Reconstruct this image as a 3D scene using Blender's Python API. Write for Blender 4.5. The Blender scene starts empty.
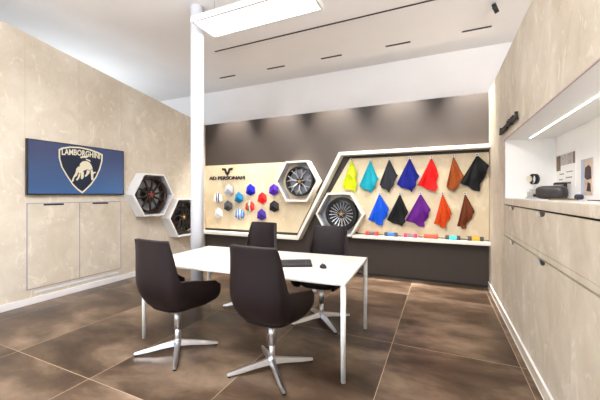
import bpy, bmesh, math, random
from mathutils import Vector, Matrix
random.seed(7)
PI = math.pi
S = bpy.context.scene
COL = S.collection

# ------------------------------------------------------------------ camera
YAW = math.radians(24.4); F = 311.0; EYE = 1.4; HOR = 194.0
c_, s_ = math.cos(YAW), math.sin(YAW)
cam = bpy.data.cameras.new('camera'); camo = bpy.data.objects.new('camera', cam); COL.objects.link(camo)
camo.location = (0, 0, EYE); camo.rotation_euler = (PI/2, 0, YAW)
cam.sensor_width = 36; cam.lens = 36*F/600; cam.shift_y = -(200-HOR)/600
cam.clip_start = .02
S.camera = camo

def onX(px, py, X):        # where the sight line to a photo point meets the plane x = X
    t = (px-300)/F; r = (c_*t-s_)/(s_*t+c_); Y = X/r
    d = -X*s_+Y*c_
    return Vector((X, Y, EYE-(py-HOR)*d/F))
def onY(px, py, Y):        # ... the plane y = Y
    t = (px-300)/F; r = (c_*t-s_)/(s_*t+c_); X = Y*r
    d = -X*s_+Y*c_
    return Vector((X, Y, EYE-(py-HOR)*d/F))

# ------------------------------------------------------------------ materials
def srgb(c):
    return tuple(((v/255)/12.92 if v/255 <= .04045 else ((v/255+.055)/1.055)**2.4) for v in c)
MATS = {}
def mat(name, rgb, rough=.5, metal=0., var=.06, scale=12., bump=0., bscale=60., coat=0., spec=.5, aniso=None):
    if name in MATS: return MATS[name]
    m = bpy.data.materials.new(name); m.use_nodes = True
    n = m.node_tree.nodes; l = m.node_tree.links; p = n['Principled BSDF']
    c = srgb(rgb)
    tc = n.new('ShaderNodeTexCoord'); nz = n.new('ShaderNodeTexNoise'); nz.inputs['Scale'].default_value = scale
    nz.inputs['Detail'].default_value = 4
    l.new(tc.outputs['Object'], nz.inputs['Vector'])
    r = n.new('ShaderNodeValToRGB'); r.color_ramp.elements[0].position = .3; r.color_ramp.elements[1].position = .7
    r.color_ramp.elements[0].color = (*[v*(1-var) for v in c], 1); r.color_ramp.elements[1].color = (*[min(1, v*(1+var)) for v in c], 1)
    l.new(nz.outputs['Fac'], r.inputs['Fac']); l.new(r.outputs['Color'], p.inputs['Base Color'])
    p.inputs['Roughness'].default_value = rough; p.inputs['Metallic'].default_value = metal
    p.inputs['Specular IOR Level'].default_value = spec
    p.inputs['Coat Weight'].default_value = coat
    if bump:
        b = n.new('ShaderNodeBump'); b.inputs['Strength'].default_value = bump; b.inputs['Distance'].default_value = .01
        nb = n.new('ShaderNodeTexNoise'); nb.inputs['Scale'].default_value = bscale; nb.inputs['Detail'].default_value = 3
        l.new(tc.outputs['Object'], nb.inputs['Vector']); l.new(nb.outputs['Fac'], b.inputs['Height']); l.new(b.outputs['Normal'], p.inputs['Normal'])
    MATS[name] = m
    return m
def emit(name, rgb, strength, base=(240, 240, 240)):
    m = mat(name, base, .4, var=0.01)
    p = m.node_tree.nodes['Principled BSDF']
    p.inputs['Emission Color'].default_value = (*srgb(rgb), 1); p.inputs['Emission Strength'].default_value = strength
    return m
def bands(name, stops, axis=0, rough=.5, k=1., off=.5, slant=0.):   # stripes that belong to the thing, across its own width
    m = bpy.data.materials.new(name); m.use_nodes = True
    n = m.node_tree.nodes; l = m.node_tree.links; p = n['Principled BSDF']
    tc = n.new('ShaderNodeTexCoord'); sx = n.new('ShaderNodeSeparateXYZ'); l.new(tc.outputs['Object'], sx.inputs[0])
    ma = n.new('ShaderNodeMath'); ma.operation = 'MULTIPLY_ADD'; ma.inputs[1].default_value = k; ma.inputs[2].default_value = off
    l.new(sx.outputs[axis], ma.inputs[0])
    r = n.new('ShaderNodeValToRGB'); r.color_ramp.interpolation = 'CONSTANT'
    for i, (pos, c) in enumerate(stops):
        e = r.color_ramp.elements[i] if i < 1 else r.color_ramp.elements.new(pos)
        e.position = pos; e.color = (*srgb(c), 1)
    e = r.color_ramp.elements[-1]
    if e.position == 1.0 and len(r.color_ramp.elements) > len(stops): r.color_ramp.elements.remove(e)
    l.new(ma.outputs[0], r.inputs['Fac']); l.new(r.outputs['Color'], p.inputs['Base Color']); p.inputs['Roughness'].default_value = rough
    return m

def plywood(name, light, dark, seams=None):
    m = bpy.data.materials.new(name); m.use_nodes = True
    n = m.node_tree.nodes; l = m.node_tree.links; p = n['Principled BSDF']
    tc = n.new('ShaderNodeTexCoord')
    def noise(scale, stretch, det, dist=0.):
        mp = n.new('ShaderNodeMapping'); mp.inputs['Scale'].default_value = stretch
        l.new(tc.outputs['Object'], mp.inputs['Vector'])
        z = n.new('ShaderNodeTexNoise'); z.inputs['Scale'].default_value = scale; z.inputs['Detail'].default_value = det
        z.inputs['Distortion'].default_value = dist; l.new(mp.outputs[0], z.inputs['Vector']); return z
    a = noise(1.6, (1, 1, .8), 5, .6); b = noise(5, (1, 1, .8), 8, .8); g = noise(70, (1, 1, .7), 4)
    ra = n.new('ShaderNodeValToRGB'); ra.color_ramp.elements[0].position = .32; ra.color_ramp.elements[1].position = .68
    ra.color_ramp.elements[0].color = (*srgb(dark), 1); ra.color_ramp.elements[1].color = (*srgb(light), 1)
    mx = n.new('ShaderNodeMath'); mx.operation = 'MULTIPLY_ADD'; mx.inputs[1].default_value = .55
    l.new(a.outputs['Fac'], mx.inputs[0])
    m2 = n.new('ShaderNodeMath'); m2.operation = 'MULTIPLY'; m2.inputs[1].default_value = .45
    l.new(b.outputs['Fac'], m2.inputs[0]); l.new(m2.outputs[0], mx.inputs[2]); l.new(mx.outputs[0], ra.inputs['Fac'])
    # pale trowel-like flakes
    fl = noise(6.0, (1, 1, .6), 9, 2.0)
    rf = n.new('ShaderNodeValToRGB'); rf.color_ramp.elements[0].position = .585; rf.color_ramp.elements[1].position = .64
    rf.color_ramp.elements[0].color = (0, 0, 0, 1); rf.color_ramp.elements[1].color = (.26, .26, .26, 1)
    l.new(fl.outputs['Fac'], rf.inputs['Fac'])
    mix = n.new('ShaderNodeMixRGB'); mix.inputs['Color2'].default_value = (*srgb(tuple(min(255, v+28) for v in light)), 1)
    l.new(rf.outputs['Color'], mix.inputs['Fac']); l.new(ra.outputs['Color'], mix.inputs['Color1'])
    m3 = n.new('ShaderNodeMixRGB'); m3.blend_type = 'MULTIPLY'; m3.inputs['Fac'].default_value = .22
    l.new(mix.outputs[0], m3.inputs['Color1']); l.new(g.outputs['Color'], m3.inputs['Color2'])
    l.new(m3.outputs[0], p.inputs['Base Color']); p.inputs['Roughness'].default_value = .55
    bp = n.new('ShaderNodeBump'); bp.inputs['Strength'].default_value = .12; bp.inputs['Distance'].default_value = .01
    l.new(b.outputs['Fac'], bp.inputs['Height']); l.new(bp.outputs[0], p.inputs['Normal'])
    MATS[name] = m; return m

def floor_mat():
    m = bpy.data.materials.new('bronze_tile'); m.use_nodes = True
    n = m.node_tree.nodes; l = m.node_tree.links; p = n['Principled BSDF']
    tc = n.new('ShaderNodeTexCoord'); sx = n.new('ShaderNodeSeparateXYZ'); l.new(tc.outputs['Object'], sx.inputs[0])
    def math_(op, a, b=None, c=None):
        k = n.new('ShaderNodeMath'); k.operation = op
        for i, v in enumerate((a, b, c)):
            if v is None: continue
            if isinstance(v, (int, float)): k.inputs[i].default_value = v
            else: l.new(v, k.inputs[i])
        return k.outputs[0]
    TX, TY, OX, OY = 1.005, 1.535, .587, 3.02
    u = math_('DIVIDE', math_('SUBTRACT', sx.outputs[0], OX), TX)
    v = math_('DIVIDE', math_('SUBTRACT', sx.outputs[1], OY), TY)
    fu = math_('FLOOR', u); fv = math_('FLOOR', v)
    du = math_('MULTIPLY', math_('PINGPONG', u, .5), TX); dv = math_('MULTIPLY', math_('PINGPONG', v, .5), TY)
    g = math_('LESS_THAN', math_('MINIMUM', du, dv), .0020)
    cb = n.new('ShaderNodeCombineXYZ'); l.new(fu, cb.inputs[0]); l.new(fv, cb.inputs[1])
    wn = n.new('ShaderNodeTexWhiteNoise'); wn.noise_dimensions = '3D'; l.new(cb.outputs[0], wn.inputs['Vector'])
    add = n.new('ShaderNodeVectorMath'); add.operation = 'MULTIPLY_ADD'
    l.new(wn.outputs['Color'], add.inputs[0]); add.inputs[1].default_value = (37, 41, 29); l.new(tc.outputs['Object'], add.inputs[2])
    mp = n.new('ShaderNodeMapping'); mp.inputs['Scale'].default_value = (.8, 1.5, 1); mp.inputs['Rotation'].default_value = (0, 0, .25)
    l.new(add.outputs[0], mp.inputs['Vector'])
    z = n.new('ShaderNodeTexNoise'); z.inputs['Scale'].default_value = 1.5; z.inputs['Detail'].default_value = 7; z.inputs['Distortion'].default_value = .25
    z.inputs['Roughness'].default_value = .6
    l.new(mp.outputs[0], z.inputs['Vector'])
    r = n.new('ShaderNodeValToRGB'); e = r.color_ramp.elements
    e[0].position = .34; e[0].color = (*srgb(FLOOR_D), 1); e[1].position = .72; e[1].color = (*srgb(FLOOR_L), 1)
    k = e.new(.5); k.color = (*srgb(FLOOR_M), 1)
    l.new(z.outputs['Fac'], r.inputs['Fac'])
    hs = n.new('ShaderNodeHueSaturation'); l.new(r.outputs[0], hs.inputs['Color'])
    l.new(math_('MULTIPLY_ADD', wn.outputs['Value'], .22, .89), hs.inputs['Value'])
    mix = n.new('ShaderNodeMixRGB'); mix.inputs['Color2'].default_value = (*srgb((186, 166, 142)), 1)
    l.new(g, mix.inputs['Fac']); l.new(hs.outputs[0], mix.inputs['Color1']); l.new(mix.outputs[0], p.inputs['Base Color'])
    rr = math_('MULTIPLY_ADD', z.outputs['Fac'], .08, .28)
    l.new(math_('ADD', rr, math_('MULTIPLY', g, .3)), p.inputs['Roughness'])
    p.inputs['Metallic'].default_value = .3
    p.inputs['Specular IOR Level'].default_value = .4
    return m
FLOOR_D, FLOOR_M, FLOOR_L = (50, 36, 27), (88, 70, 55), (144, 123, 103)

M_PLY_L = plywood('pale_birch_veneer', (216, 208, 193), (192, 180, 160))
M_PLY_B = plywood('warm_birch_veneer', (222, 206, 176), (202, 182, 146))
M_PLY_R = plywood('sand_birch_veneer', (210, 200, 183), (176, 163, 142))
M_FLOOR = floor_mat()
M_CEIL = mat('ceiling_paint', (226, 224, 223), .8, var=.015, scale=2)
M_WHITE = mat('white_lacquer', (220, 219, 218), .4, var=.01)
M_CREAM = mat('cream_lacquer', (222, 217, 207), .35, var=.01)
M_COLUMN = mat('column_paint', (214, 217, 224), .45, var=.01)
M_BROWN = mat('taupe_panel', (54, 45, 39), .6, var=.04, scale=3, bump=.03)
M_BLACK = mat('satin_black', (16, 15, 15), .4)
M_DARK = mat('shadow_gap_black', (20, 17, 14), .8)
M_LEATHER = mat('dark_brown_leather', (28, 18, 20), .5, var=.1, scale=25, bump=.12, bscale=220, spec=.3)
M_SEATBLK = mat('black_seat_fabric', (22, 19, 19), .7, bump=.1)
M_ALU = mat('polished_aluminium', (220, 221, 226), .3, metal=1., var=.02)
M_STEEL = mat('brushed_steel', (170, 170, 172), .35, metal=1., var=.05)
M_TABLE = mat('table_top_white', (208, 203, 197), .35, var=.008)
M_GOLD = mat('gold_crest', (190, 150, 70), .35, metal=.6)
M_RED = mat('red_enamel', (190, 25, 25), .4)

# ------------------------------------------------------------------ mesh helpers
def link(name, bm, m, parent=None, smooth=False, loc=None, bevel=0., seg=2, sub=0):
    me = bpy.data.meshes.new(name)
    bmesh.ops.recalc_face_normals(bm, faces=bm.faces[:])
    bm.to_mesh(me); bm.free()
    o = bpy.data.objects.new(name, me); COL.objects.link(o)
    for k in (m if isinstance(m, (list, tuple)) else [m]): me.materials.append(k)
    if smooth:
        for p in me.polygons: p.use_smooth = True
    if parent: o.parent = parent
    if loc is not None: o.location = loc
    if bevel:
        b = o.modifiers.new('bevel', 'BEVEL'); b.width = bevel; b.segments = seg; b.limit_method = 'ANGLE'; b.angle_limit = math.radians(40)
    if sub:
        b = o.modifiers.new('sub', 'SUBSURF'); b.levels = b.render_levels = sub
    return o
def box(bm, x0, x1, y0, y1, z0, z1):
    r = bmesh.ops.create_cube(bm, size=1)
    bmesh.ops.transform(bm, matrix=Matrix.Translation(((x0+x1)/2, (y0+y1)/2, (z0+z1)/2)) @ Matrix.Diagonal((x1-x0, y1-y0, z1-z0, 1)), verts=r['verts'])
    return r['verts']
def boxes(*bs):
    bm = bmesh.new()
    for b in bs: box(bm, *b)
    return bm
def cyl(bm, p0, p1, r0, r1=None, seg=24):
    r1 = r0 if r1 is None else r1
    p0, p1 = Vector(p0), Vector(p1); d = p1-p0
    q = d.to_track_quat('Z', 'Y').to_matrix().to_4x4()
    bmesh.ops.create_cone(bm, cap_ends=True, segments=seg, radius1=r0, radius2=r1, depth=d.length, matrix=Matrix.Translation((p0+p1)/2) @ q)
def prism(bm, pts, off):       # closed outline (3-D points, flat) extruded by the vector off
    off = Vector(off)
    a = [bm.verts.new(p) for p in pts]; b = [bm.verts.new(Vector(p)+off) for p in pts]
    n = len(pts)
    bm.faces.new(a); bm.faces.new(b[::-1])
    for i in range(n): bm.faces.new((a[i], b[i], b[(i+1) % n], a[(i+1) % n]))
def lathe(bm, prof, axis='Y', seg=48, closed=False):   # prof: (radius, along)
    rings = []
    for r, h in prof:
        ring = []
        for i in range(seg):
            a = 2*PI*i/seg
            if axis == 'Y': ring.append(bm.verts.new((r*math.cos(a), h, r*math.sin(a))))
            elif axis == 'X': ring.append(bm.verts.new((h, r*math.cos(a), r*math.sin(a))))
            else: ring.append(bm.verts.new((r*math.cos(a), r*math.sin(a), h)))
        rings.append(ring)
    ks = range(len(rings)) if closed else range(len(rings)-1)
    for k in ks:
        A, B = rings[k], rings[(k+1) % len(rings)]
        for i in range(seg): bm.faces.new((A[i], A[(i+1) % seg], B[(i+1) % seg], B[i]))
    if not closed:
        bm.faces.new(rings[0]); bm.faces.new(rings[-1])
def struct(o): o['kind'] = 'structure'; return o
def tag(o, label, cat, group=None):
    o['label'] = label; o['category'] = cat
    if group: o['group'] = group
    return o
def thing(name, label, cat, loc=(0, 0, 0), rz=0, group=None):
    o = bpy.data.objects.new(name, None); COL.objects.link(o); o.empty_display_size = .1
    o.location = loc; o.rotation_euler = (0, 0, rz); return tag(o, label, cat, group)
def dup(root, loc, rz, label):
    r = root.copy(); COL.objects.link(r); r.location = loc; r.rotation_euler = (0, 0, rz); r['label'] = label
    for ch in list(root.children):
        c = ch.copy(); COL.objects.link(c); c.parent = r
        for g in ch.children:
            d = g.copy(); COL.objects.link(d); d.parent = c
    return r
def text_mesh(body, bold=0., spacing=1., extrude=.0):
    cu = bpy.data.curves.new('lettering', 'FONT'); cu.body = body; cu.size = 1; cu.offset = bold; cu.space_character = spacing; cu.extrude = extrude
    cu.resolution_u = 3
    o = bpy.data.objects.new('lettering', cu); COL.objects.link(o)
    bpy.context.view_layer.update()
    me = bpy.data.meshes.new_from_object(o.evaluated_get(bpy.context.evaluated_depsgraph_get()))
    bpy.data.objects.remove(o); bpy.data.curves.remove(cu)
    bm = bmesh.new(); bm.from_mesh(me); bpy.data.meshes.remove(me)
    xs = [v.co.x for v in bm.verts]; ys = [v.co.y for v in bm.verts]
    x0, x1, y0, y1 = min(xs), max(xs), min(ys), max(ys)
    for v in bm.verts: v.co.x = (v.co.x-x0)/(x1-x0); v.co.y = (v.co.y-y0)/(y1-y0)
    return bm

def smooth(a, b, x):
    x = max(0, min(1, (x-a)/(b-a))); return x*x*(3-2*x)
# ------------------------------------------------------------------ room shell
LX, BY, RX, H, UY = -4.74, 5.39, .65, 3.8, 5.84
TOP = 2.92
struct(link('floor', boxes((-9, 3.5, -4.6, UY, -.1, 0)), M_FLOOR))
struct(link('ceiling', boxes((-9, 3.5, -4.6, UY, H, H+.1)), M_CEIL))
struct(link('wall_back', boxes((-9, 3.5, UY, UY+.15, 0, H)), M_CEIL))
struct(link('wall_far_left', boxes((-9.15, -9, -4.6, UY, 0, H)), M_CEIL))
struct(link('wall_far_right', boxes((3.5, 3.65, -4.6, UY, 0, H)), M_CEIL))
# street front behind the viewer: posts, sill and head round the shop windows
fr = [(-9, 3.5, -4.75, -4.6, 0, .12), (-9, 3.5, -4.75, -4.6, 3.5, H)]
for x in (-9, -6, -3, 0, 3.38): fr.append((x, x+.12, -4.74, -4.62, .12, 3.5))
struct(link('window_1', boxes(*fr), mat('window_metal', (60, 60, 62), .4)))
# brown partition
struct(link('wall_back_partition', boxes((LX-.2, RX+.6, BY, BY+.22, 0, TOP)), M_BROWN))
struct(link('trim_1', boxes((LX+.001, RX, BY-.012, BY-.001, 0, .035)), M_DARK))
# left partition with its raking top
bm = bmesh.new()
yk = BY-(3.79-TOP)/.153
prism(bm, [(LX, BY-.001, 0), (LX, BY-.001, TOP), (LX, yk, 3.79), (LX, -.6, 3.79), (LX, -.6, 0)], (-.2, 0, 0))
struct(link('wall_left', bm, M_PLY_L))
struct(link('baseboard_left', boxes((LX, LX+.012, -.6, BY-.02, 0, .085)), M_WHITE, bevel=.003))
# faint joint lines in the veneer
M_JOINT = mat('joint_line', (176, 164, 144), .7)
for px in (25, 79, 121, 165):
    q = onX(px, 100, LX)
    struct(link('trim_joint', boxes((LX, LX+.0008, q.y-.002, q.y+.002, 2.05 if px < 125 else .09, TOP+.153*(BY-q.y)-.01)), M_JOINT))
# right-hand joinery
DX = 1.3
struct(link('wall_right_post', boxes((RX, DX, 4.17, BY-.001, 0, TOP)), M_PLY_R))
struct(link('wall_right', boxes((RX, DX, -1.5, 4.17, 2.016, TOP)), M_PLY_R))
bm = boxes((1.12, DX, -1.5, 4.168, 1.30, 2.004), (RX+.012, 1.12, 4.158, 4.168, 1.352, 2.004))
M_NICHE = mat('niche_white', (238, 236, 232), .5, var=.01)
struct(link('wall_niche', bm, M_NICHE))
struct(link('ceiling_niche', boxes((RX+.006, DX, -1.5, 4.168, 2.004, 2.014)), M_NICHE))
struct(link('shade_line_niche', boxes((RX-.004, RX+.004, 4.160, 4.168, 1.352, 2.012), (RX-.003, RX+.005, -1.5, 4.168, 2.004, 2.013)), mat('shade_line_grey', (170, 148, 146), .5)))  # grey strips paint the shadow line along the niche front edges
struct(link('baseboard_right', boxes((RX-.012, RX, -1.5, BY-.02, 0, .095)), M_PLY_R))
struct(link('trim_2', boxes((RX-.016, RX-.002, -1.5, BY-.02, 0, .006), (RX-.016, RX, -1.5, BY-.02, .09, .098)), M_WHITE))

# base cabinets
ys = [4.165, 3.30, 2.18, 1.06, -.06, -1.18]
words = ['beside the corner post', 'second from the corner post', 'third from the corner post, cut off by the picture edge', 'fourth from the corner post', 'fifth from the corner post']
M_PULL = mat('pull_grey', (205, 205, 208), .3, metal=.6)
struct(link('wall_right_lower', boxes((RX, DX, -1.5, 1.058, .0, 1.283)), M_PLY_R))
for i in range(3):
    y1, y0 = ys[i], ys[i+1]; cy = (y0+y1)/2
    t = thing('base_cabinet', f'sand coloured veneer drawer cabinet {words[i]}', 'cabinet', (RX, cy, 0), 0, 'veneer base cabinets under the long niche')
    w = (y1-y0)/2
    link('body', boxes((.02, DX-RX, -w, w, 0, 1.283)), M_DARK, t)
    d = link('drawer', boxes((0, .02, -w+.001, w-.001, .984, 1.273)), M_PLY_R, t)
    def pull(z, par):
        bm = bmesh.new()
        pts = [Vector((-.0015, .10*math.cos(a), z-.036*math.sin(a)**.6)) for a in [PI*k/12 for k in range(13)]]
        prism(bm, pts, (.003, 0, 0)); q = link('finger_pull', bm, M_BLACK, par)
        bm = bmesh.new()
        pts = [Vector((-.003, .10*math.cos(a), z-.036*math.sin(a)**.6)) for a in [PI*.5*k/8 for k in range(9)]]
        prism(bm, pts+[Vector((-.003, .03, z))], (.003, 0, 0)); link('pull_insert', bm, M_PULL, par)
    pull(1.273, d)
    link('rail', boxes((0, .02, -w+.001, w-.001, .943, .981)), M_PLY_R, t)
    d = link('door', boxes((0, .02, -w+.0015, w-.0015, .096, .930)), M_PLY_R, t)
    pull(.930, d)
tag(link('countertop', boxes((RX, 1.118, -1.5, 4.157, 1.286, 1.350)), M_PLY_R, bevel=.002), 'long veneer worktop running inside the white lit niche', 'countertop')
o = tag(link('counter_cover', boxes((RX+.03, 1.118, -1.5, 4.157, 1.3502, 1.3525)), M_WHITE), 'thin white laminate sheet covering the niche worktop', 'surface')

# ------------------------------------------------------------------ column
bm = bmesh.new(); lathe(bm, [(.08, 0), (.08, H)], 'Z', 40)
o = link('structural_column', bm, M_COLUMN, smooth=False, loc=(-2.86, 3.10, 0)); tag(o, 'round white column rising from floor to ceiling behind the table', 'column')
for p in o.data.polygons: p.use_smooth = abs(p.normal.z) < .5

# ------------------------------------------------------------------ ceiling fittings
LIT = emit('lit_panel', (255, 253, 250), 4)
t = thing('pendant_light', 'long rectangular white light panel hung above the table', 'ceiling light', (-1.955, 3.055, 3.45))
L2, W2 = .735, .185
link('frame', boxes((-L2-.03, L2+.03, -W2-.03, -W2, 0, .07), (-L2-.03, L2+.03, W2, W2+.03, 0, .07), (-L2-.03, -L2, -W2, W2, 0, .07), (L2, L2+.03, -W2, W2, 0, .07), (-L2, L2, -W2, W2, .05, .068)), M_WHITE, t)
link('diffuser', boxes((-L2, L2, -W2, W2, .004, .02)), LIT, t)
for sx in (-1, 1):
    bm = bmesh.new(); cyl(bm, (sx*(L2-.15), 0, .068), (sx*(L2-.15), 0, H-3.45), .003, seg=8); link('suspension_wire', bm, M_STEEL, t)
tag(link('ceiling_slot', boxes((-3.47, 1.8, 4.165, 4.195, H-.004, H+.002)), M_BLACK), 'long thin black slot running across the ceiling', 'ceiling track')
for x, tx in ((-3.3, -3.7), (-2.3, -2.7), (-1.2, -1.3), (-.35, -.5), (.3, .3)):
    ld = bpy.data.lights.new('spot', 'SPOT'); lo = bpy.data.objects.new('slot_fill_spot', ld); COL.objects.link(lo)  # spots added in the slot to brighten the back wall display
    ld.energy = 135; ld.color = (1, .96, .9); ld.spot_size = math.radians(50); ld.spot_blend = .9; ld.shadow_soft_size = .03
    lo.location = (x, 4.18, H-.03); lo.rotation_euler = (Vector((tx, BY, 1.25))-lo.location).to_track_quat('-Z', 'Y').to_euler()
where = ['nearest the column', 'second from the column', 'at the middle of its row', 'second from the right-hand cabinets', 'closest to the right-hand cabinets']
for i, x in enumerate((-3.98, -2.85, -1.75, -.63, .47)):
    t = thing('recessed_spotlight', f'short black linear ceiling spotlight {where[i]}', 'ceiling spotlight', (x, 5.18, H), 0, 'short black recessed spotlights in a row')
    link('housing', boxes((-.19, .19, -.02, .02, -.006, 0)), M_BLACK, t)
    link('louvre', boxes((-.17, .17, -.012, .012, -.010, -.006)), mat('louvre_grey', (38, 37, 36), .4), t)
    ld = bpy.data.lights.new('spot', 'SPOT'); lo = bpy.data.objects.new('wall_wash_light', ld); COL.objects.link(lo)
    ld.energy = 900; ld.color = (1, .94, .87); ld.spot_size = math.radians(62); ld.spot_blend = .95; ld.shadow_soft_size = .03
    lo.location = (x, 5.16, H-.03); lo.rotation_euler = (math.radians(5), 0, 0)

bm = bmesh.new(); lathe(bm, [(.045, 0), (.06, 0), (.06, .05), (.045, .05)], 'Z', 32, closed=True)
t = thing('gimbal_spotlight', 'small round black gimbal downlight near the right-hand cabinets', 'ceiling spotlight', (.6, 4.59, H-.07))
o = link('ring', bm, M_BLACK, t, smooth=True); o.rotation_euler = (.3, 1.25, 0)
bm = bmesh.new(); lathe(bm, [(.042, .012), (.042, .03)], 'Z', 24); o = link('lens', bm, M_STEEL, t); o.rotation_euler = (.3, 1.25, 0)
bm = bmesh.new(); cyl(bm, (0, 0, .01), (0, 0, .07), .012); link('stem', bm, M_BLACK, t)
tag(link('led_strip', boxes((.872, .878, -1.4, 4.08, 1.999, 2.004)), emit('led_white', (255, 250, 242), 12)), 'thin glowing light strip in the ceiling of the white niche', 'light strip')

# ------------------------------------------------------------------ back wall display
FY = 5.20     # front plane of the white frame
def ribbon(bm, path, w, y0, y1):
    P = [Vector((x, 0, z)) for x, z in path]; L = []; R = []
    for i, p in enumerate(P):
        if i == 0: d = (P[1]-p).normalized(); n = Vector((-d.z, 0, d.x)); k = 1
        elif i == len(P)-1: d = (p-P[i-1]).normalized(); n = Vector((-d.z, 0, d.x)); k = 1
        else:
            a = (p-P[i-1]).normalized(); b = (P[i+1]-p).normalized(); na = Vector((-a.z, 0, a.x)); nb = Vector((-b.z, 0, b.x))
            n = (na+nb).normalized(); k = 1/n.dot(na)
        L.append(p+n*k*w/2); R.append(p-n*k*w/2)
    out = L+R[::-1]
    prism(bm, [Vector((p.x, y0, p.z)) for p in out], (0, y1-y0, 0))
bm = bmesh.new()
ribbon(bm, [(LX+.002, .580), (-2.415, .580), (-1.603, 2.098), (RX-.001, 2.098)], .058, FY, BY-.0005)
tag(link('stepped_shelf', bm, M_CREAM, bevel=.003), 'white angular shelf frame stepping up across the brown back wall', 'shelf')
bm = bmesh.new(); box(bm, -1.38, RX-.001, FY-.01, BY-.0005, .652, .702)
tag(link('display_shelf', bm, M_CREAM, bevel=.003), 'straight white shelf under the hanging leather pieces', 'shelf')
bm = bmesh.new()
prism(bm, [(x, BY-.022, z) for x, z in [(LX+.002, .66), (-2.49, .66), (-2.10, 1.40), (-2.32, 1.80), (-2.55, 2.017), (LX+.002, 2.017)]], (0, .0215, 0))
struct(link('wall_panel_left', bm, M_PLY_B))
bm = bmesh.new()
prism(bm, [(x, BY-.032, z) for x, z in [(-1.30, .715), (RX-.002, .715), (RX-.002, 2.022), (-1.47, 2.022), (-1.84, 1.40), (-1.75, 1.0)]], (0, .0315, 0))
struct(link('wall_panel_right', bm, M_PLY_B))

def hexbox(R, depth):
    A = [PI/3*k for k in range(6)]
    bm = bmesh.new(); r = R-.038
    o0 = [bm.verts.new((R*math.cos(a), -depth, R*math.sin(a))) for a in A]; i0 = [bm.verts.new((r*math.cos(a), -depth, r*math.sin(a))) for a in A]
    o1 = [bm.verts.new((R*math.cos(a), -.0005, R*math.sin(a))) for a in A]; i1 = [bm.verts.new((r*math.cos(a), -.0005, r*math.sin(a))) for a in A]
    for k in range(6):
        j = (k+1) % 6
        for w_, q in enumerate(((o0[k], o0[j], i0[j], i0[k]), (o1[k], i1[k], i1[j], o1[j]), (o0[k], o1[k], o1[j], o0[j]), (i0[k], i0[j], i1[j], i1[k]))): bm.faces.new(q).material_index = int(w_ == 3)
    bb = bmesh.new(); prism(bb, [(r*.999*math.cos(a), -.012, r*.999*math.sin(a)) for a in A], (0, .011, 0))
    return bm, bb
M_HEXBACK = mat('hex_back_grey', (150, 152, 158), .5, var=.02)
hx = [('hexagonal_box', 'white hexagonal wall box beside the television', (LX, 3.885, 1.385), PI/2, .425),
      ('hexagonal_box', 'white hexagonal wall box partly hidden by the column', (LX, 4.625, .945), PI/2, .425),
      ('hexagonal_box', 'white hexagonal wall box beside the small colour samples', (-2.43, BY, 1.634), 0, .434),
      ('hexagonal_box', 'white hexagonal wall box under the yellow leather piece', (-1.615, BY, 1.045), 0, .434)]
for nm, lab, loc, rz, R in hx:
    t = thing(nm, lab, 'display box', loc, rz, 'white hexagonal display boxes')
    a, b = hexbox(R, .2); link('frame', a, [M_WHITE if rz else M_CREAM, mat('hex_inner_shade', (178, 180, 186), .5, var=.02)], t, bevel=.003); link('back_panel', b, M_HEXBACK, t)  # inner side faces greyed: shade inside the box put into the colour

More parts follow.
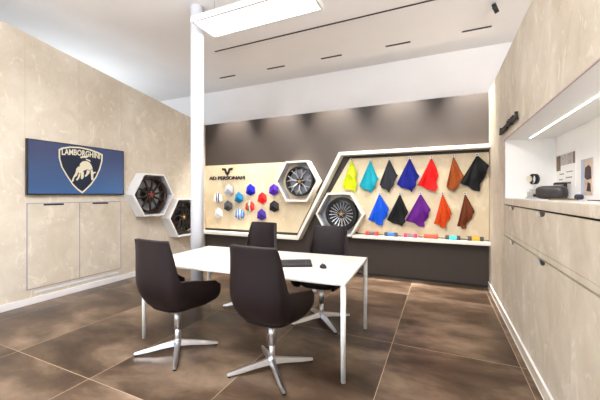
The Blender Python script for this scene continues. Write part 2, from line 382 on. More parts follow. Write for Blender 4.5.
# ------------------------------------------------------------------ wheels
M_RIMBLK = mat('gloss_black_rim', (14, 13, 13), .28, coat=.3)
M_RIMBRZ = mat('bronze_black_rim', (58, 44, 34), .35, metal=.5)
M_RIMSIL = mat('machined_silver', (196, 196, 200), .28, metal=.7)
M_RIMGRY = mat('anthracite_rim', (34, 33, 34), .35, metal=.3)
M_TYRE = mat('tyre_rubber', (18, 18, 19), .75, bump=.2)
DISC = dict(multi=.83, fork=.8, thin=.45, web=.7)
M_DISCG = mat('disc_grey', (112, 114, 120), .4, metal=.3)
def wheel(label, loc, rz, R, n, m_lip, m_spoke, style, cap=M_GOLD, disc=None, hubm=None):
    t = thing('alloy_wheel', label, 'wheel', loc, rz, 'alloy wheels shown in hexagonal boxes')
    d = .16    # local -Y faces the room; origin sits at the back of the wheel
    bm = bmesh.new()
    lathe(bm, [(R*.93, -d), (R, -d+.004), (R, -d+.02), (R*.95, -d+.03), (R*.9, -.08), (R*.95, -.03), (R*.98, 0), (R*.90, 0), (R*.84, -.08), (R*.88, -d+.03), (R*.91, -d+.006)], 'Y', 64, closed=True)
    link('rim', bm, m_lip, t, smooth=True)
    if style == 'multi':
        bm = bmesh.new(); ang = [2*PI*k/48 for k in range(48)]
        lathe(bm, [(R*1.0, -d+.01), (R*1.17, -d+.02), (R*1.22, -d+.06), (R*1.19, -.03), (R*1.0, -.01)], 'Y', 64, closed=True); link('tyre', bm, M_TYRE, t, smooth=True)
    if disc:
        bm = bmesh.new(); lathe(bm, [(R*DISC[style], -.05), (R*DISC[style], -.035)], 'Y', 48); link('brake_disc', bm, disc, t)
    bm = bmesh.new(); lathe(bm, [(.05, -.04), (.075, -.05), (.085, -d+.06), (.07, -d+.045), (.035, -d+.04)], 'Y', 32); link('hub', bm, hubm or m_spoke, t)
    bm = bmesh.new(); lathe(bm, [(.03, -d+.045), (.03, -d+.028), (.024, -d+.022)], 'Y', 24); cp = link('centre_cap', bm, cap, t)
    for k in range(5):
        bm = bmesh.new(); a = 2*PI*k/5+.3; cyl(bm, (.05*math.cos(a), -d+.05, .05*math.sin(a)), (.05*math.cos(a), -d+.032, .05*math.sin(a)), .008, .007, 6)
        link('wheel_bolt', bm, M_STEEL, t)
    def bar(bm, a0, r0, a1, r1, w0, w1, y0, y1, th=.022):
        p0 = Vector((r0*math.cos(a0), y0, r0*math.sin(a0))); p1 = Vector((r1*math.cos(a1), y1, r1*math.sin(a1)))
        dd = (p1-p0); nrm = Vector((-dd.z, 0, dd.x)).normalized()
        q = [p0+nrm*w0/2, p1+nrm*w1/2, p1-nrm*w1/2, p0-nrm*w0/2]
        a = [bm.verts.new(p) for p in q]; b = [bm.verts.new(p+Vector((0, th, 0))) for p in q]
        # chamfered face strip in front
        bm.faces.new(a); bm.faces.new(b[::-1])
        for k in range(4): bm.faces.new((a[k], b[k], b[(k+1) % 4], a[(k+1) % 4]))
    for k in range(n):
        a = 2*PI*(k+.25)/n; bm = bmesh.new()
        if style == 'thin': bar(bm, a, .06, a+.06, R*.93, .040, .022, -d+.045, -d+.012)
        elif style == 'twin':
            bar(bm, a-.25, .06, a-.10, R*.93, .026, .016, -d+.045, -d+.012); bar(bm, a+.25, .06, a+.10, R*.93, .026, .016, -d+.045, -d+.012)
        elif style == 'fork':
            bar(bm, a, .05, a, R*.52, .022, .018, -d+.045, -d+.02)
            bar(bm, a, R*.50, a-.22, R*.93, .013, .010, -d+.02, -d+.01); bar(bm, a, R*.50, a+.22, R*.93, .013, .010, -d+.02, -d+.01)
        elif style == 'web':
            bar(bm, a, .05, a+.35, R*.55, .028, .02, -d+.045, -d+.02); bar(bm, a+.35, R*.55, a+.05, R*.93, .022, .016, -d+.02, -d+.01)
            bar(bm, a+.35, R*.55, a+.62, R*.93, .022, .016, -d+.02, -d+.01)
        elif style == 'multi': bar(bm, a, .075, a, R*.95, .007, .016, -d+.05, -d+.014)
        o = link('spoke', bm, m_spoke, t, bevel=.002)
    return t
WR = .30
wheel('bronze black wheel with ten thin spokes and a red centre cap', (LX+.014, 3.865, 1.385), PI/2, .315, 10, M_RIMBRZ, mat('dark_bronze_spoke', (36, 28, 23), .3, metal=.3), 'thin', cap=M_RED, disc=M_RIMBLK)
wheel('dark wheel with webbed spokes partly hidden by the column', (LX+.014, 4.625, .945), PI/2, .31, 8, M_RIMBRZ, M_RIMGRY, 'web', disc=M_RIMBLK)
wheel('dark wheel with silver-faced forked spokes above the diagonal frame', (-2.395, BY-.014, 1.634), 0, .275, 7, M_RIMBLK, M_RIMSIL, 'fork', disc=M_DISCG, hubm=M_RIMGRY)
wheel('tyred wheel with many fine silver spokes under the yellow leather', (-1.592, BY-.014, 1.05), 0, .240, 20, M_RIMBLK, M_RIMSIL, 'multi', disc=M_RIMBLK, hubm=M_RIMBLK)

# ------------------------------------------------------------------ hanging leather pieces
sw = [  # colour word, rgb, top, left, bottom, right (photo points on the display wall), folds
 ('yellow', (206, 224, 14), (351.5, 160), (342.0, 187), (356.6, 192.3), (357, 172), 'first in the upper row by the diagonal frame'),
 ('turquoise', (22, 160, 178), (370.3, 160.5), (358.9, 186.4), (372, 192.7), (378.5, 179), 'in the upper row'),
 ('charcoal grey', (46, 48, 54), (389.2, 159), (379.3, 185.2), (389.8, 192.7), (397.6, 175.9), 'in the upper row'),
 ('navy blue', (18, 26, 128), (409.7, 158), (396.3, 184.8), (413, 192), (418.8, 176), 'in the upper row'),
 ('bright red', (226, 22, 20), (431.5, 157.4), (417.8, 185.2), (436, 192.2), (438, 172), 'in the upper row'),
 ('tan brown', (156, 74, 26), (453.4, 156.2), (445.9, 187.5), (454.5, 191.8), (463.2, 176), 'in the upper row'),
 ('large black', (22, 22, 24), (477, 155), (460.2, 182.7), (477.5, 192), (489.3, 166), 'at the right end of the upper row'),
 ('royal blue', (10, 84, 214), (379.5, 193.5), (369, 218.9), (381.5, 226), (389.7, 209.5), 'first in the lower row'),
 ('small black', (20, 20, 22), (400, 193.5), (386.6, 220.3), (403.3, 226.3), (407.8, 211.5), 'in the lower row'),
 ('purple', (96, 24, 128), (420.5, 193.5), (405.9, 219.8), (422.8, 227.3), (430.8, 210), 'in the lower row'),
 ('orange', (212, 70, 16), (442.5, 193.5), (434.3, 222.8), (443.9, 228.3), (452, 213.5), 'in the lower row'),
 ('chestnut brown', (110, 52, 24), (465, 193.5), (457.3, 225.2), (463.9, 229), (474.8, 212), 'at the end of the lower row'),
]
for i, (cw, rgb, T, Lf, B, Rt, pos) in enumerate(sw):
    wy = BY-.032
    T, Lf, B, Rt = [onY(*p, wy-.03) for p in (T, Lf, B, Rt)]
    N = 26; rr = random.Random(i*5+3); ph = rr.uniform(0, 6); fq = rr.uniform(2.2, 3.2)
    bm = bmesh.new(); g = []
    for a in range(N+1):
        row = []
        for b in range(N+1):
            u, v = a/N, b/N
            p = T*(1-u)*(1-v)+Rt*u*(1-v)+B*u*v+Lf*(1-u)*v
            d = min(1, (u+v)*.9); ang = v/(u+v) if u+v > 0 else .5
            wob = .012*math.sin(v*11+ph)*smooth(.85, 1, u)+.010*math.sin(u*10+ph)*smooth(.85, 1, v)
            fold = abs(math.sin(ang*PI*fq+ph))**1.3
            off = -.034*fold*d-.012*d*math.sin(u*5+v*4+ph)-.006
            if cw == 'yellow' and ang < .3: off -= .02*d
            p = p+Vector((wob+.006*math.sin(v*12+ph)*u*v, off, wob*.5))
            p.y = min(p.y, wy-.006)
            row.append(bm.verts.new(p-T))
        g.append(row)
    for a in range(N):
        for b in range(N): bm.faces.new((g[a][b], g[a+1][b], g[a+1][b+1], g[a][b+1]))
    o = link('leather_swatch', bm, mat('leather_'+cw.replace(' ', '_'), tuple(v*.9 for v in rgb), .65, var=.1, scale=40, bump=.2, bscale=300, spec=.2), smooth=True, loc=T)
    m = o.modifiers.new('thick', 'SOLIDIFY'); m.thickness = .003; m.offset = -1
    tag(o, f'{cw} leather piece hung by one corner {pos}', 'leather sample', 'leather pieces hanging on the wall')
    if cw == 'yellow':
        bm = bmesh.new()
        a1 = T.lerp(Rt, .95); pts = [Vector((.0, 0, .0)), Vector((.028, -.01, -.07)), Vector((.03, -.012, -.17)), Vector((-.035, -.02, -.125)), Vector((-.075, -.008, -.06))]
        base = Vector((.035, -.055, -.155))
        prism(bm, [base+p for p in pts], (0, .004, 0)); f = link('folded_flap', bm, mat('leather_amber', (226, 192, 20), .6), o)
    t = thing('wall_hook', f'small silver hook holding the {cw} leather piece', 'hook', (T.x, wy, T.z+.004), 0, 'hooks of the leather pieces')
    bm = bmesh.new(); cyl(bm, (0, -.048, 0), (0, 0, 0), .005, seg=10); link('pin', bm, M_ALU, t)
    bm = bmesh.new(); lathe(bm, [(.012, -.054), (.023, -.052), (.023, -.045), (.012, -.043)], 'Y', 18, closed=True); link('ring', bm, M_ALU, t, smooth=True)
    bm = bmesh.new(); lathe(bm, [(.010, -.050), (.010, -.046)], 'Y', 12); link('rivet', bm, M_BLACK, t)

# ------------------------------------------------------------------ colour rolls on the shelf
DK = (58, 56, 58)
rolls = [(372, (218, 40, 36), (92, 78, 78), 'red roll with a grey middle'), (391, DK, (44, 110, 196), 'dark roll with a blue middle'),
         (410.5, (214, 28, 92), (128, 112, 110), 'pink-ended roll with a grey middle'), (430.8, (186, 70, 38), (192, 76, 44), 'plain rust orange roll'),
         (452.8, DK, (66, 196, 208), 'dark roll with a turquoise middle'), (475.5, DK, (240, 160, 30), 'dark roll with an amber middle')]
for i, (px, ce, cm, lab) in enumerate(rolls):
    p = onY(px, 238, FY+.07); hl = .103
    bm = bmesh.new(); lathe(bm, [(.022, -hl), (.032, -hl), (.034, -hl+.004), (.034, -.052), (.032, -.049), (.032, .049), (.034, .052), (.034, hl-.004), (.032, hl), (.022, hl)], 'X', 32)
    o = link('thread_roll', bm, bands('roll_bands_%d' % i, [(0, ce), (.5-.05*2.2, cm), (.5+.05*2.2, ce)], 0, .45, 2.2, .5), smooth=False, loc=(p.x, FY+.07, .702+.034))
    for q in o.data.polygons: q.use_smooth = abs(q.normal.x) < .5
    tag(o, f'{lab} lying on the white shelf', 'roll', 'colour rolls on the white shelf')

# ------------------------------------------------------------------ small faceted samples
W_ = (232, 230, 228)
kn = [('light grey', (178, 182, 190), 229, 190), ('dark-striped white', [(0, W_), (.34, (52, 56, 68)), (.48, W_), (.54, (60, 66, 84)), (.68, W_)], 218, 198),
      ('teal blue', (20, 118, 164), 239, 198), ('deep blue', (10, 20, 168), 250.6, 190), ('bright red', (226, 20, 22), 262.4, 198),
      ('violet', (74, 26, 158), 274, 190), ('slate grey', (62, 66, 72), 228.2, 206), ('tricolour-striped red', [(0, (196, 24, 24)), (.30, (20, 140, 60)), (.44, W_), (.56, (214, 24, 24))], 250, 206.2),
      ('black', (24, 24, 27), 274.4, 206.6), ('pure white', (228, 226, 222), 218.6, 213.4), ('white-striped blue', [(0, (34, 110, 196)), (.28, (196, 200, 204)), (.38, (34, 110, 196)), (.52, (196, 186, 170)), (.66, (34, 110, 196)), (.78, (150, 170, 200)), (.84, (34, 110, 196))], 239.6, 214),
      ('indigo', (54, 30, 132), 261.6, 215)]
rowp = ['in the top row', 'at the outer end below the sign', 'in the second row', 'in the top row', 'in the second row', 'in the top row beside the hexagonal box',
        'in the lower middle row', 'in the lower middle row', 'in the lower middle row', 'in the bottom row', 'in the bottom row', 'in the bottom row just above a chair']
for i, (cw, rgb, px, py) in enumerate(kn):
    wy = BY-.022; p = onY(px, py, wy-.045)
    R = .120; bm = bmesh.new(); rr = random.Random(i+11)
    out = []; back = []
    for k in range(6):
        a = PI/6+PI/3*k+rr.uniform(-.05, .05)
        r = R*rr.uniform(.95, 1.05)*(1.05 if k % 2 else .95)
        out.append(bm.verts.new((r*math.cos(a), -.045-(.012 if k % 2 else 0), r*math.sin(a)))); back.append(bm.verts.new((r*.86*math.cos(a), -.022, r*.86*math.sin(a))))
    c = bm.verts.new((.02*rr.uniform(-1, 1), -.078, .02+.015*rr.uniform(-1, 1)))
    for k in range(6):
        j = (k+1) % 6
        bm.faces.new((out[k], out[j], c)); bm.faces.new((out[k], back[k], back[j], out[j]))
    bm.faces.new(back)
    mm = mat('sample_'+cw.replace(' ', '_'), tuple(v*.92 for v in rgb), .5, var=.04, spec=.3) if isinstance(rgb, tuple) else bands('sample_'+cw.replace(' ', '_').replace('-', '_'), rgb, 0, .45, 1/(2*R), .5)
    t = thing('hexagonal_sample', f'small {cw} hexagonal leather sample {rowp[i]}', 'material sample', (p.x, wy, p.z), 0, 'small hexagonal samples under the black sign')
    link('faceted_face', bm, mm, t, bevel=.002)
    bm = bmesh.new(); cyl(bm, (0, -.024, 0), (0, 0, 0), .02, seg=16); link('mount', bm, M_STEEL, t)

# ------------------------------------------------------------------ black sign on the panel
wy = BY-.022
def sign_letters(bm, P, du, dn, dv, w, h, depth):
    r = bmesh.ops.extrude_face_region(bm, geom=bm.faces[:])
    vs = [e for e in r['geom'] if isinstance(e, bmesh.types.BMVert)]
    new = set(vs)
    for v in bm.verts:
        x, y = v.co.x, v.co.y
        v.co = P+du*(x*w)+dv*(y*h)+dn*(depth if v in new else 0)
a = onY(209.5, 180.3, wy-.03); b = onY(245, 180.6, wy-.03)
bm = text_mesh('AD PERSONAM', .035)
t = thing('wall_sign', 'black raised lettering and horned emblem on the pale panel', 'sign', (a.x, wy, a.z))
sign_letters(bm, Vector((0, -.03, 0)), Vector((1, 0, 0)), Vector((0, -.02, 0)), Vector((0, 0, 1)), b.x-a.x, .080, 1)
link('lettering', bm, M_BLACK, t)
cx = (onY(227.6, 170, wy-.03).x-a.x); z0 = onY(227.6, 174.8, wy-.03).z-a.z
bm = bmesh.new()
for sgn in (-1, 1):
    pts = [(0, -.02), (.045, .035), (.058, .085), (.115, .10), (.115, .145), (.035, .135), (.018, .07), (0, .045)]
    q = [Vector((cx+sgn*x*1.15, -.05, z0+z)) for x, z in pts]
    prism(bm, q, (0, .02, 0))
link('emblem', bm, M_BLACK, t)
for dx in (.05, .35, .65, .95): link('standoff', boxes(((b.x-a.x)*dx-.004, (b.x-a.x)*dx+.004, -.031, 0, .04, .05)), M_BLACK, t)
link('standoff', boxes((cx-.004, cx+.004, -.031, 0, z0+.01, z0+.02)), M_BLACK, t)

# sign over the niche
t = thing('wall_sign', 'raised black script lettering on the fascia above the niche', 'sign', (RX, 4.27, 2.06))
bm = text_mesh('Accessori Originali', .02)
for v in bm.verts: v.co.x += v.co.y*.02
sign_letters(bm, Vector((-.012, 0, 0)), Vector((0, -1, 0)), Vector((-.022, 0, 0)), Vector((0, 0, 1)), .86, .10, 1)
link('lettering', bm, M_BLACK, t)
for y in (.03, .3, .6, .83): link('standoff', boxes((-.013, 0, -y-.004, -y+.004, .03, .04)), M_BLACK, t)

# ------------------------------------------------------------------ television on the left wall
TX = LX+.055
tl, tr, br, bl = [onX(*p, TX) for p in ((27, 138.6), (124, 150.6), (124, 194.4), (27, 195.2))]
ya, yb = (tl.y+bl.y)/2, (tr.y+br.y)/2; zt = (tl.z+tr.z)/2; zb = (bl.z+br.z)/2
tc_ = Vector((LX, (ya+yb)/2, (zt+zb)/2)); hw = (yb-ya)/2; hh = (zt-zb)/2
t = thing('television', 'wide flat television showing a crest on a blue screen', 'television', tc_)
link('housing', boxes((.012, .053, -hw, hw, -hh, hh)), M_BLACK, t, bevel=.003)
link('wall_mount', boxes((0, .012, -.25, .25, -.2, .2)), M_DARK, t)
ms = bpy.data.materials.new('screen_image'); ms.use_nodes = True
n = ms.node_tree.nodes; l = ms.node_tree.links; p = n['Principled BSDF']
tcn = n.new('ShaderNodeTexCoord'); sx = n.new('ShaderNodeSeparateXYZ'); l.new(tcn.outputs['Generated'], sx.inputs[0])
nz = n.new('ShaderNodeTexNoise'); nz.inputs['Scale'].default_value = 1.3; l.new(tcn.outputs['Generated'], nz.inputs['Vector'])
mm = n.new('ShaderNodeMath'); mm.operation = 'MULTIPLY_ADD'; mm.inputs[1].default_value = .5; l.new(nz.outputs['Fac'], mm.inputs[0]); l.new(sx.outputs[2], mm.inputs[2])
r = n.new('ShaderNodeValToRGB'); r.color_ramp.elements[0].position = .2; r.color_ramp.elements[0].color = (*srgb((54, 98, 148)), 1)
r.color_ramp.elements[1].position = 1.2; r.color_ramp.elements[1].color = (*srgb((58, 68, 104)), 1)
l.new(mm.outputs[0], r.inputs[0]); l.new(r.outputs[0], p.inputs['Emission Color']); p.inputs['Emission Strength'].default_value = 1.0
p.inputs['Base Color'].default_value = (.01, .012, .02, 1); p.inputs['Roughness'].default_value = .25
scr = link('screen', boxes((.0531, .0545, -hw+.014, hw-.014, -hh+.016, hh-.014)), ms, t)
def zs(x, y): return 50+x/6.667, 140+y/6.667
def tvp(x, y, k=0.):
    q = onX(*zs(x, y), TX+k); return Vector((q.x-tc_.x, q.y-tc_.y, q.z-tc_.z))
sh = [(57, 62), (80, 50), (130, 43), (200, 46), (270, 62), (320, 80), (352, 97), (350, 140), (335, 195), (310, 250), (275, 300), (240, 335), (215, 356), (185, 335), (150, 300), (110, 240), (75, 180), (58, 120)]
M_CRESTN = emit('crest_navy', (18, 34, 58), .8, (5, 6, 10)); M_CRESTG = emit('crest_gold', (240, 226, 196), .9, (10, 10, 10))
bm = bmesh.new(); prism(bm, [tvp(x, y, .0005) for x, y in sh], (.001, 0, 0)); link('crest_border', bm, M_CRESTG, scr)
ctr = Vector((208, 180)); ins = [(ctr.x+(x-ctr.x)*.93, ctr.y+(y-ctr.y)*.93) for x, y in sh]
bm = bmesh.new(); prism(bm, [tvp(x, y, .0018) for x, y in ins], (.001, 0, 0)); link('crest_field', bm, M_CRESTN, scr)
bull = [[(196, 178), (200, 158), (216, 143), (240, 139), (262, 148), (276, 168), (284, 190), (268, 200), (246, 196), (222, 206), (208, 222), (192, 224), (186, 204)],
        [(190, 176), (198, 182), (190, 206), (180, 236), (162, 252), (156, 276), (144, 282), (146, 266), (158, 240), (172, 214), (176, 190)],
        [(206, 218), (222, 208), (226, 220), (218, 238), (224, 250), (214, 262), (206, 258), (210, 244), (206, 232)],
        [(192, 226), (204, 226), (198, 246), (190, 262), (178, 272), (174, 262), (184, 250), (188, 236)],
        [(246, 200), (266, 204), (262, 222), (250, 236), (238, 246), (230, 240), (242, 224)],
        [(270, 200), (284, 196), (286, 214), (296, 212), (308, 214), (300, 222), (288, 224), (286, 244), (290, 266), (276, 268), (278, 240)],
        [(200, 112), (222, 106), (250, 108), (254, 115), (238, 120), (222, 118), (206, 122)], [(238, 124), (266, 134), (272, 146), (262, 142), (240, 132)]]
bm = bmesh.new()
for pl in bull: prism(bm, [tvp(x, y, .0031) for x, y in pl], (.001, 0, 0))
bmesh.ops.triangulate(bm, faces=bm.faces[:]); link('bull_emblem', bm, M_CRESTG, scr)
bm = text_mesh('LAMBORGHINI', .03)
P0 = tvp(78, 100, .0031); P1 = tvp(334, 128, .0031)
for v in bm.verts:
    x, y = v.co.x, v.co.y; arch = .018*math.sin(PI*x)
    v.co = Vector((.0585, P0.y+(P1.y-P0.y)*x, P0.z+(P1.z-P0.z)*x+arch+y*.085))
link('crest_lettering', bm, M_CRESTG, scr)

# flush cupboard under it
c0, c1 = onX(27, 204, LX), onX(120.5, 204, LX); cm = onX(79.3, 204, LX)
zt_ = onX(27, 203.7, LX).z; zb_ = onX(27, 290, LX).z
t = thing('wall_cupboard', 'flush two-door veneer cupboard set in the wall below the television', 'cupboard', (LX, cm.y, 0))
link('recess', boxes((0, .003, c0.y-cm.y-.008, c1.y-cm.y+.008, zb_-.008, zt_+.008)), mat('joint_grey', (150, 148, 154), .7), t)
for a, b, in ((c0.y-cm.y+.006, -.006), (.006, c1.y-cm.y-.006)):
    d = link('door', boxes((.003, .008, a, b, zb_+.005, zt_-.006)), M_PLY_L, t)
    yc = (onX(54, 204, LX+.008).y if a < -.1 else onX(100.5, 203, LX+.008).y)-cm.y
    link('recessed_pull', boxes((.008, .0095, yc-.12, yc+.12, zt_-.030, zt_-.006)), M_BLACK, d)
v0, v1 = onX(34, 294, LX), onX(118, 273.5, LX)
tag(link('vent_grille', boxes((LX, LX+.006, v0.y, v1.y, .128, .15)), mat('vent_white', (206, 210, 222), .5)), 'narrow pale vent strip just above the baseboard', 'vent')

# ------------------------------------------------------------------ table
TROT = math.radians(3.2); TL, TW, TZ = .985, .495, .74
t = thing('conference_table', 'thin white rectangular table with four slim white legs', 'table', (-1.673, 2.676, 0), TROT)
bm = boxes((-TL-.021, TL+.021, -TW-.021, TW+.021, TZ-.022, TZ))
link('tabletop', bm, M_TABLE, t, bevel=.006, seg=3)
for sx in (-1, 1):
    for sy in (-1, 1):
        bm = bmesh.new(); cyl(bm, (sx*TL, sy*TW, 0), (sx*TL, sy*TW, TZ-.022), .018, .021, 24)
        o = link('leg', bm, M_WHITE, t)
        for p in o.data.polygons: p.use_smooth = abs(p.normal.z) < .5
# keyboard and mouse
kx, ky = -1.262, 2.595
t = thing('keyboard', 'black computer keyboard lying on the white table', 'keyboard', (kx, ky, TZ), math.radians(27))
bm = bmesh.new(); vs = box(bm, -.185, .185, -.085, .085, 0, .018)
for v in vs:
    if v.co.y > 0 and v.co.z > .01: v.co.z = .034
link('case', bm, M_BLACK, t, bevel=.004)
bm = bmesh.new()
for r_ in range(5):
    for k in range(15):
        y = -.064+r_*.032; z = .018+(y+.085)/.17*.016
        box(bm, -.176+k*.0237, -.176+k*.0237+.0195, y-.0135, y+.0135, z-.001, z+.006)
link('keys', bm, mat('key_grey', (52, 52, 54), .5), t)
t = thing('computer_mouse', 'small black computer mouse beside the keyboard', 'mouse', (-.966, 2.63, TZ), math.radians(30))
bm = bmesh.new(); bmesh.ops.create_uvsphere(bm, u_segments=24, v_segments=14, radius=1)
for v in bm.verts: v.co = Vector((v.co.x*.031, v.co.y*.052, max(0, v.co.z)*.034*(1-.25*v.co.y)))
bmesh.ops.remove_doubles(bm, verts=bm.verts, dist=.0001)
link('shell', bm, M_BLACK, t, smooth=True)
bm = bmesh.new(); cyl(bm, (-.004, .024, .030), (.004, .024, .030), .008, seg=16); link('scroll_wheel', bm, M_STEEL, t)

# ------------------------------------------------------------------ chairs
def smooth(a, b, x):
    x = max(0, min(1, (x-a)/(b-a))); return x*x*(3-2*x)
def shell_mesh():
    bm = bmesh.new(); cols = []
    us = []
    K = 64
    for i in range(K+1): us.append(-1+2*i/K)
    def plan(u):
        s = abs(u); sg = 1 if u >= 0 else -1
        if s < .72:
            f = s/.72*PI/2
            x = math.sin(f)**.62; y = -math.cos(f)**.62
            return sg*x, y*.235-.04, f
        k = (s-.72)/.28
        return sg*(1-.10*k*k), -.04+k*.325, PI/2
    NV = 22
    for u in us:
        px, py, f = plan(u); fd = math.degrees(f)
        e = smooth(39, 64, fd)
        Hh = 1.02*(1-e)+(.685-.08*smooth(.6, 1.0, abs(u)))*e
        fr_ = smooth(.93, 1.0, abs(u)); Hh -= .045*fr_; fa = smooth(.55, .9, abs(u))
        col = []
        for j in range(NV+1):
            v = j/NV
            h = .405+(Hh-.405)*v**1.1
            W = .278-.012*smooth(.62, 1.03, h)
            hs = .70-.16*fa
            if h < hs:
                q = (hs-h)/(hs-.405); sb = .42+.30*fa; sc = sb+(1-sb)*max(0, 1-q**(2.5+.3*fa))**(.5)
            else: sc = 1
            lean = -.07*max(0, (h-.5)/.55)
            bk = -.02*math.sin(PI*min(1, max(0, (h-.45)/.5)))*0
            x = px*W*sc; y = (py)*sc*(1-.12*smooth(.6, 1.0, h))+lean*(1-e*.6)+bk
            col.append(bm.verts.new((x, y, h)))
        cols.append(col)
    for i in range(K):
        for j in range(NV): bm.faces.new((cols[i][j], cols[i+1][j], cols[i+1][j+1], cols[i][j+1]))
    return bm, [c[0].co.copy() for c in cols]
def make_chair(label, loc, rz):
    t = thing('conference_chair', label, 'chair', loc, rz, 'high-backed leather chairs round the table')
    bm, rim = shell_mesh()
    o = link('shell', bm, M_LEATHER, t, smooth=True)
    m = o.modifiers.new('thick', 'SOLIDIFY'); m.thickness = .038; m.offset = -1; m.use_rim = True
    b = o.modifiers.new('soft', 'BEVEL'); b.width = .010; b.segments = 3; b.limit_method = 'ANGLE'; b.angle_limit = math.radians(50)
    # seat: rounded slab, dark underneath, sides following the shell
    bm = bmesh.new(); rings = []
    prof = [(.30, .398), (.56, .400), (.80, .410), (.90, .440), (.90, .470), (.90, .490), (.80, .500), (.35, .503)]
    for sc, h in prof:
        ring = []
        for k in range(40):
            a = 2*PI*k/40; cx, sy = math.cos(a), math.sin(a)
            x = .235*math.copysign(abs(cx)**.62, cx); y = .245*math.copysign(abs(sy)**.62, sy)+.025
            ring.append(bm.verts.new((x*sc, y*sc, h)))
        rings.append(ring)
    for A, B in zip(rings, rings[1:]):
        for k in range(40): bm.faces.new((A[k], A[(k+1) % 40], B[(k+1) % 40], B[k]))
    bm.faces.new(rings[0]); bm.faces.new(rings[-1])
    link('seat', bm, M_LEATHER, t, smooth=True)
    # swivel mechanism
    bm = bmesh.new()
    prism(bm, [(-.026, -.06, .350), (-.026, .03, .346), (-.026, .22, .384), (-.026, .22, .412), (-.026, -.06, .394)], (.052, 0, 0))
    link('tilt_bracket', bm, M_ALU, t, bevel=.004)
    bm = bmesh.new(); cyl(bm, (0, 0, .20), (0, 0, .365), .030, .030, 28); o = link('gas_column', bm, M_ALU, t)
    bm = bmesh.new(); cyl(bm, (0, 0, .05), (0, 0, .205), .0235, .0235, 28); o2 = link('column_sleeve', bm, M_ALU, t)
    for q in (o, o2):
        for p in q.data.polygons: p.use_smooth = abs(p.normal.z) < .5
    bm = bmesh.new(); lathe(bm, [(.02, .045), (.036, .05), (.038, .085), (.028, .105)], 'Z', 28); link('hub', bm, M_ALU, t, smooth=False)
    for k in range(4):
        a = PI/4+k*PI/2; bm = bmesh.new()
        secs = [(.02, .026, .048, .098), (.12, .024, .040, .078), (.24, .020, .022, .054), (.335, .014, .012, .034), (.352, .011, .014, .030)]
        rr = []
        for r_, hw_, z0, z1 in secs:
            q = []
            for y, z in ((-hw_, z0), (hw_, z0), (hw_*.55, z1), (-hw_*.55, z1)):
                q.append(bm.verts.new((r_*math.cos(a)-y*math.sin(a), r_*math.sin(a)+y*math.cos(a), z)))
            rr.append(q)
        for A, B in zip(rr, rr[1:]):
            for i in range(4): bm.faces.new((A[i], A[(i+1) % 4], B[(i+1) % 4], B[i]))
        bm.faces.new(rr[0]); bm.faces.new(rr[-1])
        f = link('foot', bm, M_ALU, t, bevel=.003)
        bm = bmesh.new(); cyl(bm, (.335*math.cos(a), .335*math.sin(a), 0), (.335*math.cos(a), .335*math.sin(a), .0125), .012, seg=16); link('glide', bm, M_BLACK, f)
    return t
ch = make_chair('dark brown leather chair at the near end closest to the television', (-2.15, 2.085, 0), math.radians(-3))
dup(ch, (-1.232, 2.172, 0), math.radians(-1), 'dark brown leather chair seen from behind in front of the keyboard')
dup(ch, (-1.20, 3.225, 0), math.radians(180), 'dark brown leather chair across the table facing the viewer by the mouse')
dup(ch, (-2.19, 3.34, 0), math.radians(176), 'dark brown leather chair across the table mostly hidden by a front chair')

# ------------------------------------------------------------------ goods in the niche
CZ = 1.3527
dirv = math.atan2(-.9, 3.45)  # turned to the room
def ncase(name, label, cat, loc, rz, w, d, h, m, parts=True):
    t = thing(name, label, cat, loc, rz); bm = boxes((-w, w, -d, d, 0.004, h)); link('body', bm, m, t, bevel=min(h, d)*.55, seg=6, smooth=True); return t
M_BAG = mat('bag_black', (46, 42, 40), .4, bump=.2)
t = thing('toiletry_bag', 'rounded black leather bag lying on the niche worktop', 'bag', (.90, 3.47, CZ), -.75)
bm = bmesh.new(); bmesh.ops.create_uvsphere(bm, u_segments=40, v_segments=24, radius=1)
for v in bm.verts:
    v.co = Vector([math.copysign(abs(q)**e, q)*k for q, e, k in zip(v.co, (.45, .6, .6), (.118, .055, .06))])+Vector((0, 0, .061))
link('body', bm, M_BAG, t, smooth=True)
link('zip', boxes((-.09, .09, -.004, .004, .1245, .1275)), M_ALU, t)
link('lower_panel', boxes((-.075, .075, -.0505, -.047, .030, .034)), M_STEEL, t)
t = ncase('pouch', 'low dark pouch standing behind the rounded bag', 'bag', (1.05, 3.78, CZ), -.8, .05, .03, .16, mat('pouch_black', (30, 28, 28), .6))
t = ncase('small_box', 'small navy gift box on the niche worktop', 'box', (.955, 3.03, CZ), -.3, .028, .03, .045, mat('navy_card', (28, 34, 52), .6))
t = thing('wallet', 'flat black wallet lying beside the navy box', 'wallet', (.87, 3.06, CZ), -.3)
link('cover', boxes((-.09, .09, -.04, .04, 0, .012)), M_BLACK, t, bevel=.004); link('gold_edge', boxes((-.08, .08, -.0412, -.04, .004, .007)), M_GOLD, t)
t = thing('tray', 'thin dark tray at the back of the niche worktop', 'tray', (1.0, 2.72, CZ)); link('plate', boxes((-.06, .06, -.28, .12, 0, .006)), M_BLACK, t)
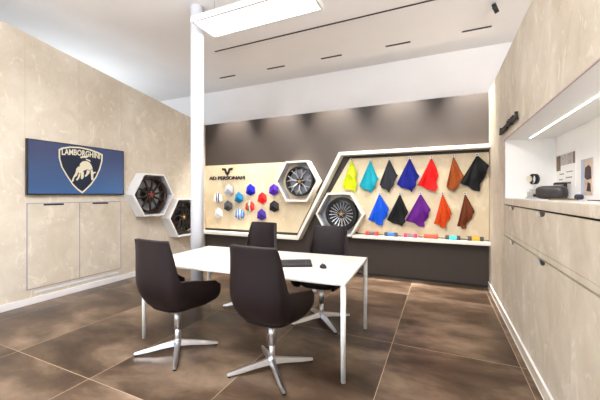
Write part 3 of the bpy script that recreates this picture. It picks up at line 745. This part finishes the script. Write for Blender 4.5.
# watch on stand
t = thing('watch_stand', 'wristwatch wrapped round a slim white stand in the niche corner', 'watch', (.90, 4.03, CZ))
link('post', boxes((-.028, .028, -.028, .028, 0, .012), (-.012, .012, -.012, .012, .012, .17)), M_WHITE, t, bevel=.003)
bm = bmesh.new()
lathe(bm, [(.040, -.022), (.047, -.022), (.047, .022), (.040, .022)], 'X', 36, closed=True)
for v in bm.verts: v.co.z = v.co.z*1.2+.205
w = link('strap', bm, M_BLACK, t, smooth=True); w.rotation_euler = (0, 0, .5)
bm = bmesh.new(); cyl(bm, (-.040, -.010, .205), (-.056, -.016, .205), .034, seg=28); link('dial', bm, mat('dial_cream', (214, 204, 178), .3), t)
t = thing('crystal_figurine', 'small silver and dark model at the foot of the watch stand', 'ornament', (.86, 3.93, CZ), .3)
link('base', boxes((-.05, .05, -.03, .03, 0, .02)), M_ALU, t, bevel=.003)
link('model', boxes((-.04, .0, -.025, .025, .02, .075), (-.02, .045, -.02, .02, .045, .10)), mat('model_silver', (196, 194, 188), .3, metal=.3), t, bevel=.008)
link('dark_insert', boxes((.005, .046, -.028, .02, .02, .044)), M_BLACK, t, bevel=.004)
# posters on the niche back wall
PX = 1.12
def quad(px0, py0, px1, py1, X):
    a = onX(px0, py0, X); b = onX(px1, py1, X); c = onX(px0, py1, X)
    return a.y, b.y, a.z, c.z
y1, y0, z1, z0 = quad(556, 155.5, 576, 188, PX)
t = thing('poster', 'white information sheet with a row of product photographs', 'poster', (PX, (y0+y1)/2, z0)); hw = (y1-y0)/2; hz = z1-z0
link('sheet', boxes((-.003, 0, -hw, hw, 0, hz)), mat('paper_white', (232, 229, 224), .7, var=.01), t)
cols = [((112, 86, 70), .72, .94), ((176, 166, 156), .40, .70), ((160, 154, 148), .14, .38), ((120, 96, 84), -.0+.02, .12)]
for rgb, a, b in cols:
    z = .64 if a < .7 else .50
    link('photo_panel', boxes((-.0045, -.003, -hw+2*hw*a, -hw+2*hw*b, hz*z, hz*.95)), mat('print_%d_%d' % (rgb[0], rgb[1]), rgb, .6, var=.25, scale=30), t)
bm = bmesh.new()
for k, (a, z, w, hgt) in enumerate([(.55, .38, .22, .03), (.12, .42, .3, .025), (.6, .22, .2, .03), (.15, .26, .3, .03), (.2, .10, .25, .05)]):
    box(bm, -.0042, -.003, -hw+2*hw*a, -hw+2*hw*(a+w), hz*z, hz*(z+hgt))
link('printed_lines', bm, mat('print_grey', (120, 108, 100), .7), t)
y1, y0, z1, z0 = quad(581.5, 160, 593.5, 196, PX)
t = thing('poster', 'narrow tall photo card with dark portrait shape on the niche wall', 'poster', (PX, (y0+y1)/2, z0+.005)); hw = (y1-y0)/2; hz = z1-z0-.005
link('card', boxes((-.004, 0, -hw, hw, 0, hz)), mat('card_grey_blue', (178, 184, 198), .6, var=.12, scale=8), t)
link('photo_panel', boxes((-.006, -.004, -hw, hw*.3, hz*.02, hz*.98)), mat('print_sand', (196, 172, 150), .6, var=.25, scale=14), t)
bm = bmesh.new()
prism(bm, [(-.0075, -hw*.85+x*hw*1.2, hz*z) for x, z in [(0, .45), (.1, .75), (.4, .82), (.85, .76), (.95, .5), (.6, .42)]], (.0015, 0, 0))
prism(bm, [(-.0075, -hw*.75+x*hw*.8, hz*z) for x, z in [(0, .10), (.1, .32), (.6, .36), (.9, .12)]], (.0015, 0, 0))
link('printed_figures', bm, mat('print_dark', (56, 42, 40), .6, var=.3, scale=20), t)

# ------------------------------------------------------------------ light
def area(name, loc, rot, sx, sy, e, col):
    ld = bpy.data.lights.new(name, 'AREA'); ld.shape = 'RECTANGLE'; ld.size = sx; ld.size_y = sy; ld.energy = e; ld.color = col
    o = bpy.data.objects.new(name, ld); COL.objects.link(o); o.location = loc; o.rotation_euler = rot; return o
area('daylight_window', (-2.8, -4.9, 1.9), (PI/2, 0, 0), 12, 3.3, 220, (.86, .93, 1))
# added unseen lamps behind and beside the viewer; the uplights brighten the ceiling
for x, y in ((-2.0, .2), (-2.0, -2.2), (1.8, 1.5)):
    area('unseen_ceiling_light', (x, y, 3.44), (0, 0, 0), 1.5, .4, 55, (1, .98, .97))
    area('added_ceiling_uplight', (x, y, 3.0), (PI, 0, 0), 1.5, 1.0, 290, (.98, .98, 1))
area('pendant_glow', (-1.955, 3.055, 3.446), (0, 0, 0), 1.4, .34, 36, (1, .98, .97))
area('hidden_fill_light', (-6.6, 3.6, 2.4), (PI, 0, 0), 2, 2, 45, (.88, .94, 1))  # hidden lamp added to lighten the ceiling beyond the left partition
w = bpy.data.worlds.new('world'); S.world = w; w.use_nodes = True
bg = w.node_tree.nodes['Background']; bg.inputs[0].default_value = (.75, .86, 1, 1); bg.inputs[1].default_value = 1.0

S.view_settings.view_transform = 'Standard'; S.view_settings.look = 'None'; S.view_settings.gamma = 1
S.view_settings.exposure = 0.05; S.view_settings.use_curve_mapping = False
S.cycles.use_denoising = True
S.cycles.max_bounces = 8; S.cycles.diffuse_bounces = 6
